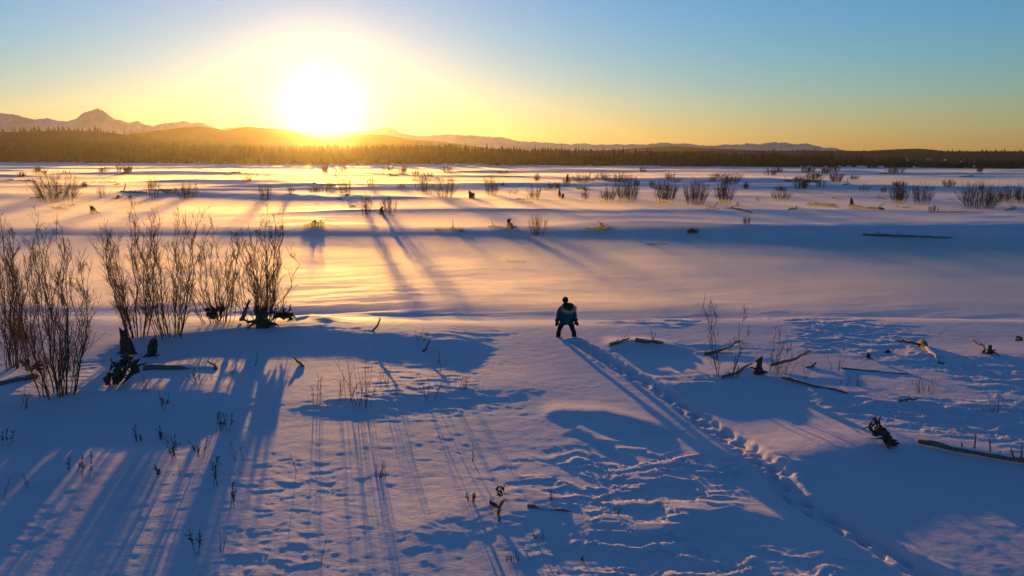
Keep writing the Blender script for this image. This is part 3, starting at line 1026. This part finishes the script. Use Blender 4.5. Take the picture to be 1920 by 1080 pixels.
# ---------------------------------------------------------------- shrubs on the far bars
GS = 'bare shrubs on the far snow bars'
for k, (lb, u, v, top, w, n) in enumerate([
    ('wide brown shrub thicket on the far flats at left', 110, 378, 318, 105, 60),
    ('small thin shrub just right of the wide thicket at far left', 193, 372, 345, 26, 8),
    ('small upright shrub between the wide left thicket and the low round shrub', 287, 372, 326, 28, 12),
    ('low rounded shrub behind the tallest willow of the thicket', 352, 372, 338, 48, 26),
    ('faint shrub under the sun\'s left side', 498, 374, 342, 26, 14),
    ('tiny shrub at the edge of the sun\'s glare', 545, 365, 343, 16, 8),
    ('pale shrub right under the sun', 612, 360, 335, 24, 12),
    ('glare-lit shrub just right below the sun', 646, 362, 330, 34, 18),
    ('shrub with a long shadow on the gleaming snow below the sun', 685, 404, 358, 30, 14),
    ('shrub beside a small stump on the gleaming snow', 730, 400, 360, 36, 16),
    ('thin shrub on the far gleaming snow left of the paired shrubs', 697, 352, 328, 20, 9),
    ('left one of the paired shrubs left of the dark stump', 797, 366, 326, 36, 18),
    ('right one of the paired shrubs left of the dark stump', 834, 370, 322, 50, 26),
    ('slender shrub right of the dark stump on the far flats', 921, 367, 323, 34, 20),
    ('low sparse shrub left of the two standing posts', 1001, 374, 344, 34, 16),
    ('near shrub on the edge of the far bar above the person', 1008, 442, 394, 46, 18),
    ('thin shrub between the posts and the dense right-hand shrubs', 1097, 378, 346, 18, 9),
    ('low dark shrub at the left of the dense row', 1139, 380, 346, 36, 24),
    ('tall dense shrub, first of the big row at right', 1177, 379, 326, 50, 40),
    ('tall dense shrub, second of the big row at right', 1247, 381, 331, 48, 42),
    ('dense shrub, third of the big row at right', 1303, 384, 333, 52, 42),
    ('dense shrub, last of the big row at right', 1356, 381, 334, 44, 34),
    ('distant brown shrub behind the end of the big row', 1370, 345, 320, 44, 30),
    ('distant brush patch left of the big row', 1095, 342, 322, 60, 34),
    ('distant brush patch behind the big row', 1160, 341, 322, 70, 40),
    ('sparse low shrub with a stub at its foot right of the row', 1464, 377, 351, 42, 22),
    ('distant shrub, left of a pair at right', 1502, 354, 327, 32, 24),
    ('distant shrub, right of a pair at right', 1527, 343, 324, 36, 24),
    ('small dark distant shrub standing alone at right', 1567, 341, 319, 30, 26),
    ('upright shrub, left of two beside the half-buried logs at right', 1686, 382, 337, 40, 34),
    ('upright shrub, right of two beside the half-buried logs at right', 1728, 384, 339, 42, 26),
    ('wide dense shrub near the right edge on the far bar', 1836, 391, 337, 84, 66),
    ('dark shrub right of the wide dense one', 1890, 380, 342, 36, 24),
    ('shrub cut by the right edge of the picture', 1917, 381, 340, 32, 26),
    ('tiny shrub on the snow below the lying log at right', 1399, 420, 402, 18, 12),
    ('tiny shrub on the low drift at right', 1752, 397, 382, 24, 12),
]):
    shrub(lb, u, v, top, w, n, 300+k, GS)

# ---------------------------------------------------------------- driftwood
stump('tall broken stump standing in the willow thicket at left', 239, 664, 44, 27, 401, 4, 2, cap=False)
stump('forked root piece leaning beside the tall broken stump', 283, 668, 36, 16, 402, 6, 2, (.25, 0), root_len=1.6)
rootwad('dark root wad at the end of the snow-covered log at left', 236, 722, 82, 66, 403, 26, drop=-.9)
log('snow-covered log running right from the dark root wad', (270, 694), (500, 686), 7, 404, 1, True, .02, .05, -.22)
log('thick log lying in snow at the left edge', (-20, 724), (72, 708), 9, 405, 0, True)
rootwad('root chunk behind the nearest willow at left', 66, 700, 46, 30, 406, 12)
stump('dark stump under the right-end willow of the thicket', 492, 612, 38, 30, 407, 8, 1, root_len=1.5)
rootwad('spiky root tangle right of the stump under the thicket', 530, 604, 48, 30, 408, 22)
rootwad('dark root tangle under the thin willow', 405, 606, 46, 44, 409, 20)
log('leaning stick behind the root tangle', (452, 604), (470, 600), 4, 410, 2, False, .05, .1, .85, name='driftwood_stick', cat='stick')
log('short stick poking from the shaded snow below the drift crest', (568, 688), (549, 676), 3, 411, 0, False, .02, 0, .15, name='driftwood_stick', cat='stick')
log('crooked stub beside the snow-covered log', (404, 694), (396, 684), 3.5, 412, 1, False, .08, 0, .1, name='driftwood_stick', cat='stick')
log('small crooked branch on the drift crest left of centre', (699, 620), (712, 612), 2, 413, 3, False, .1, 0, .35, name='driftwood_stick', cat='stick')
log('short leaning stick near the tip of the big drift\'s shadow', (793, 660), (806, 648), 2.5, 414, 0, False, .03, 0, .18, name='driftwood_stick', cat='stick')
log('snow-crusted branch on the hump right of the person', (1143, 648), (1180, 640), 3, 415, 3, True, .06, .05, .1, name='driftwood_stick', cat='stick')
log('short dark log end on the hump right of the person', (1192, 640), (1240, 644), 4, 416, 2, False, .03, .06, 0)
stump('upright stump between the two saplings at right', 1423, 702, 30, 18, 417, 4, 1)
log('branchy stick pointing right from the shorter sapling', (1446, 690), (1520, 664), 3.2, 418, 0, False, .05, .1, .15, fork=True, name='driftwood_stick', cat='stick')
log('stick lying between the two saplings', (1355, 710), (1412, 686), 3, 419, 2, False, .04, .05, .05, name='driftwood_stick', cat='stick')
log('dark crooked branch behind the tall sapling', (1322, 666), (1394, 646), 3.2, 420, 4, True, .05, .05, .12, name='driftwood_stick', cat='stick')
log('long straight pole lying on the slope below the saplings', (1466, 712), (1588, 738), 3.2, 421, 0, True, .012, .08, 0, taper=.2, name='driftwood_pole', cat='pole')
log('thick log sloping into the snow at upper right, broken end up', (1728, 648), (1772, 688), 9, 422, 0, True, .02, .08, -.14)
log('thin branch left of the thick sloping log', (1722, 650), (1680, 642), 3, 423, 2, False, .05, .05, .1, name='driftwood_stick', cat='stick')
log('forked snag rising from the snow near the right edge', (1842, 662), (1828, 648), 2.6, 424, 3, False, .1, 0, .25, name='driftwood_snag', cat='snag')
stump('short stump beside the forked snag', 1856, 663, 18, 13, 425, 5, 2, root_len=1.6)
rootwad('dark root knob at the right edge above the flats', 1912, 642, 20, 16, 426, 8)
stump('tiny stub alone in the lit snow right of the saplings', 1628, 672, 11, 8, 427, 2, 1)
stump('small dark stub below the thin branch', 1664, 661, 6, 10, 428, 2, 1)
log('low log barely showing in the snow right of the pole', (1578, 691), (1702, 702), 2.6, 429, 0, True, .02, name='driftwood_pole', cat='pole')
log('short crooked stick left of the low buried log', (1512, 690), (1532, 684), 2.4, 430, 1, False, .08, 0, .06, name='driftwood_stick', cat='stick')
log('bent stick on the shaded slope at right', (1684, 756), (1719, 750), 2.6, 431, 1, False, .06, .02, .06, name='driftwood_stick', cat='stick')
rootwad('gnarled root wad on the drift at lower right', 1656, 836, 66, 46, 432, 34, drop=1.1)
log('long dark log with upright stubs at the right edge', (1722, 834), (1960, 880), 5.5, 433, 0, True, .02, .10, .10, taper=.2)
_lg = bpy.data.objects[[o.name for o in bpy.data.objects if o.get('label') == 'long dark log with upright stubs at the right edge'][0]]
_r = np.random.default_rng(9)
for (u, v, hpx, lx) in ((1803, 847, 10, -.1), (1826, 850, 32, 0), (1855, 856, 24, .02), (1872, 861, 8, .3), (1900, 868, 26, -.3), (1912, 868, 30, .35), (1930, 870, 30, .1)):
    g = ground(u, v); s_ = px_m(g)
    st = Tubes()
    q = np.array(g-_lg.location)+np.array([0, 0, .12])
    st.tube(grow(_r, q, [lx, 0, 1], hpx/s_, 5, .08, .02), np.linspace(.03, .012, 6), 5, .08, _r)
    st.build('branch_stub', WOOD, _lg)
rootwad('upper dark root lump in the foreground left of the short log', 940, 936, 26, 32, 434, 12)
rootwad('lower dark root lump in the foreground, nearest the camera', 928, 958, 26, 26, 435, 12)
log('root hanging down below the foreground root lumps', (944, 946), (935, 978), 3.2, 436, 0, False, .06, .1, 0, name='driftwood_stick', cat='stick')
log('short thick log lying in the foreground right of the root lumps', (990, 950), (1067, 959), 5.0, 437, 0, True, .015, 0, -.02, taper=.6)
# on the channel edge and the far bars
for k, a in enumerate([
    ('log', 'forked log at the left of the far bar\'s edge above centre', (868, 433), (816, 431), 4, 2),
    ('stump', 'dark stump on the far bar\'s edge left of the near shrub', 956, 427, 15, 13),
    ('log', 'low log left of the dark stump on the bar\'s edge', (950, 429), (918, 426), 3.5, 2),
    ('log', 'low log with upturned end on the bar\'s edge right of the near shrub', (1146, 430), (1098, 430), 3, 3),
    ('stump', 'pointed stump beside the low log on the bar\'s edge', 1129, 429, 12, 12),
    ('rootwad', 'small dark root lump alone on the bar\'s edge at right of centre', 1299, 438, 28, 11),
    ('log', 'long thin pole lying across the snow at right', (1618, 440), (1786, 446), 2.2, 3),
    ('log', 'lying log below the big shrub row', (1326, 391), (1408, 401), 3.4, 2),
    ('log', 'thick log with its round end showing, far bar at right', (1516, 386), (1566, 389), 6, 0),
    ('log', 'log with raised root end on the far bar at right', (1596, 389), (1652, 394), 4.5, 1),
    ('stump', 'upright root at the end of the raised log at right', 1596, 389, 15, 8),
    ('log', 'low branch arch left of the thick round-ended log', (1478, 394), (1500, 389), 2.2, 4),
    ('log', 'thin stick on the snow above the thick round-ended log', (1561, 372), (1580, 374), 2.5, 0),
    ('log', 'thin stick on the snow left of the two upright shrubs', (1643, 370), (1662, 374), 2.2, 1),
    ('stump', 'dark stump on the far flats right of the paired shrubs', 884, 373, 13, 13),
    ('stump', 'taller of two standing posts on the far flats', 1049, 372, 16, 6),
    ('stump', 'shorter of two standing posts on the far flats', 1055, 374, 10, 6),
    ('stump', 'far dark post beside the distant brush patch', 1064, 342, 13, 6),
    ('stump', 'small stump beside the shrub on the gleaming snow', 716, 402, 14, 9),
    ('stump', 'two-pronged stump on the flats above the willow thicket', 176, 401, 14, 11),
    ('log', 'short log left of the two-pronged stump', (100, 391), (128, 394), 4, 1),
    ('log', 'log with a raised end on the flats above the thicket', (229, 361), (268, 363), 3.5, 1),
    ('stump', 'left of two little dark stubs below the raised log', 222, 374, 7, 9),
    ('stump', 'right of two little dark stubs below the raised log', 245, 374, 7, 7),
    ('rootwad', 'low dark heap on the bar edge above the thicket\'s right end', 592, 424, 44, 5),
    ('log', 'long far log at the left edge of the flats', (-10, 339), (60, 341), 2.6, 1),
    ('log', 'far log lying right of the wide thicket', (160, 343), (215, 342), 2.4, 1),
    ('log', 'far log in the gleam left below the sun', (462, 333), (505, 331), 2.4, 3),
    ('log', 'far low log in the gleam right of the sun', (690, 328), (762, 329), 2.4, 2),
    ('log', 'far log right of the slender shrub', (920, 327), (990, 329), 2.2, 1),
    ('stump', 'small stub left of the lying log below the shrub row', 1421, 378, 8, 8),
    ('stump', 'small stub under the last shrub of the big row', 1382, 388, 9, 8),
    ('log', 'thin pole below the wide dense shrub near the right edge', (1740, 398), (1840, 398), 2, 0),
    ('log', 'crooked branch at the foot of the wide dense shrub', (1885, 396), (1905, 388), 2.5, 4),
    ('log', 'thin dark stick on the channel snow above the person', (950, 490), (985, 492), 1.8, 0),
    ('log', 'thin dark stick on the channel snow at right of centre', (1212, 458), (1250, 460), 1.8, 1),
]):
    if a[0] == 'log':
        log(a[1], a[2], a[3], a[4], 500+k, a[5], False, .03, 0, .12 if k % 2 else .02)
    elif a[0] == 'stump':
        stump(a[1], a[2], a[3], a[4], a[5], 500+k, 3, 2 if 'two-pronged' in a[1] or a[5] > 10 else 1)
    else:
        rootwad(a[1], a[2], a[3], a[4], a[5], 500+k, 10)

# scraps too far off to tell apart
_r = np.random.default_rng(77)
for k in range(64):
    u, v = _r.uniform(20, 1900), 322+_r.uniform(0, 1)**1.5*42
    shrub('tiny bare shrub among the scattered brush on the far flats', u, v, v-_r.uniform(9, 17), _r.uniform(12, 34), int(_r.integers(10, 20)), 900+k, 'tiny shrubs scattered over the far flats')
for k in range(40):
    u, v = _r.uniform(10, 1910), 322+_r.uniform(0, 1)**1.4*75
    w = _r.uniform(5, 20)
    log('small dark scrap of driftwood on the far snow flats', (u, v), (u+w, v+_r.uniform(-1.2, 1.2)), _r.uniform(1.3, 2.4), 950+k, int(_r.integers(0, 3)), False, .05, -.03, _r.uniform(0, .25), name='driftwood_scrap', cat='driftwood')['group'] = 'driftwood scraps on the far flats'

# ---------------------------------------------------------------- dry weeds
for k, (lb, u, v, h, w, n, kd) in enumerate([
    ('left tuft of the tall reddish weed group below the big drift', 597, 758, 66, 30, 7, 'stalk'),
    ('middle tuft of the tall reddish weed group below the big drift', 645, 755, 62, 36, 7, 'stalk'),
    ('tallest tuft of the reddish weed group below the big drift', 680, 763, 100, 46, 12, 'stalk'),
    ('small tuft at the right of the reddish weed group', 720, 722, 40, 30, 6, 'stalk'),
    ('weed tuft in sunlit snow right of the reddish group', 807, 750, 58, 26, 6, 'stalk'),
    ('low weed tuft on the edge of the second drift', 870, 730, 34, 24, 6, 'stalk'),
    ('thin stalk on the shadow tip of the big drift', 826, 698, 50, 18, 3, 'stalk'),
    ('lone twig on the shaded slope above the reddish weeds', 745, 745, 34, 14, 3, 'stalk'),
    ('leafy seed-headed weed, highest of those in the left shade', 417, 810, 44, 30, 6, 'leafy'),
    ('leaning leafy weed in the middle of the left shade', 330, 862, 60, 30, 5, 'leafy'),
    ('short leafy weed right of the leaning one', 376, 858, 40, 24, 4, 'leafy'),
    ('tall leafy weed below the short one in the left shade', 408, 912, 60, 18, 3, 'leafy'),
    ('bare forked twig at the edge of the left sunlit streaks', 450, 864, 40, 22, 3, 'stalk'),
    ('thin leaning twig in the sunlit ripples left of centre', 556, 884, 46, 16, 2, 'stalk'),
    ('leafy stalk in the streaky light at lower left', 437, 952, 52, 12, 2, 'leafy'),
    ('leafy stalk near the bottom edge at left', 372, 1042, 52, 14, 2, 'leafy'),
    ('pair of upright stalks near the bottom edge at left', 414, 1034, 44, 10, 2, 'stalk'),
    ('single tall stalk near the bottom edge left of centre', 602, 1056, 56, 6, 1, 'stalk'),
    ('weed tuft in the centre of the sunlit foreground', 712, 898, 40, 28, 7, 'stalk'),
    ('thin upright stalk in sunlit snow left of the sastrugi', 887, 864, 44, 8, 2, 'stalk'),
    ('small paired weed left of the foreground root lumps', 884, 942, 22, 14, 4, 'leafy'),
    ('thin weed behind the short foreground log', 1036, 938, 34, 14, 4, 'stalk'),
    ('thin weed right of the short foreground log', 1155, 968, 26, 10, 3, 'stalk'),
    ('thin stalk left of the thin weed right of the short log', 1138, 938, 20, 8, 2, 'stalk'),
    ('low grass tuft in the shaded foreground below the short log', 1012, 1008, 14, 34, 10, 'stalk'),
    ('low tuft near the bottom edge below the root lumps', 962, 1050, 18, 32, 10, 'stalk'),
    ('low tuft near the bottom edge right of centre', 1094, 1050, 14, 22, 7, 'stalk'),
    ('branching dry stalk at the left edge in shade', 14, 836, 40, 26, 3, 'leafy'),
    ('curved leafy stalk left of the leaning weed', 137, 888, 40, 14, 2, 'leafy'),
    ('leafy stalk right of the curved one in left shade', 160, 896, 46, 18, 2, 'leafy'),
    ('single bent stalk at the lower left edge', 6, 935, 46, 8, 1, 'stalk'),
    ('forked twig in deep shade at lower left', 48, 916, 36, 12, 2, 'stalk'),
    ('small leafy sprig in the middle of the left shade', 262, 830, 32, 20, 3, 'leafy'),
    ('pale sprig beside the small leafy sprig', 298, 826, 30, 20, 3, 'leafy'),
    ('forked sprig below the leaning leafy weed', 290, 892, 26, 16, 3, 'leafy'),
    ('single twig right of the forked sprig', 335, 893, 30, 6, 1, 'stalk'),
    ('weed stems at the foot of the nearest willow', 44, 766, 46, 28, 6, 'stalk'),
    ('grass tuft in front of the snow-covered log', 376, 720, 44, 34, 7, 'stalk'),
    ('single upright weed right of that grass tuft', 432, 714, 46, 10, 2, 'stalk'),
    ('curved weed right of the nearest willow', 303, 768, 48, 14, 3, 'leafy'),
    ('weed right of the dark root wad', 275, 735, 40, 22, 4, 'stalk'),
    ('weeds at the foot of the tall sapling', 1378, 710, 36, 40, 7, 'stalk'),
    ('weeds right of the upright stump between the saplings', 1472, 708, 36, 26, 5, 'stalk'),
    ('weed on the lit snow right of the shorter sapling', 1512, 710, 40, 12, 3, 'stalk'),
    ('thin pale weed on the flat behind the pole', 1567, 696, 46, 20, 5, 'stalk'),
    ('reddish weed tuft above the bent stick', 1722, 738, 44, 30, 8, 'stalk'),
    ('denser reddish weed right of the one above the bent stick', 1744, 738, 36, 18, 6, 'stalk'),
    ('low weed right of the pole\'s far end', 1608, 724, 26, 24, 6, 'stalk'),
    ('low weed left of the pole\'s far end', 1585, 722, 22, 20, 5, 'stalk'),
    ('thin weed near the right edge above the long log', 1866, 772, 40, 18, 5, 'stalk'),
    ('lone twig in front of the long dark log at right', 1797, 822, 26, 6, 1, 'stalk'),
    ('fine weed stalks on the drift crest left of the person', 788, 640, 26, 30, 5, 'stalk'),
]):
    weed(lb, u, v, h, w, n, 700+k, kd)
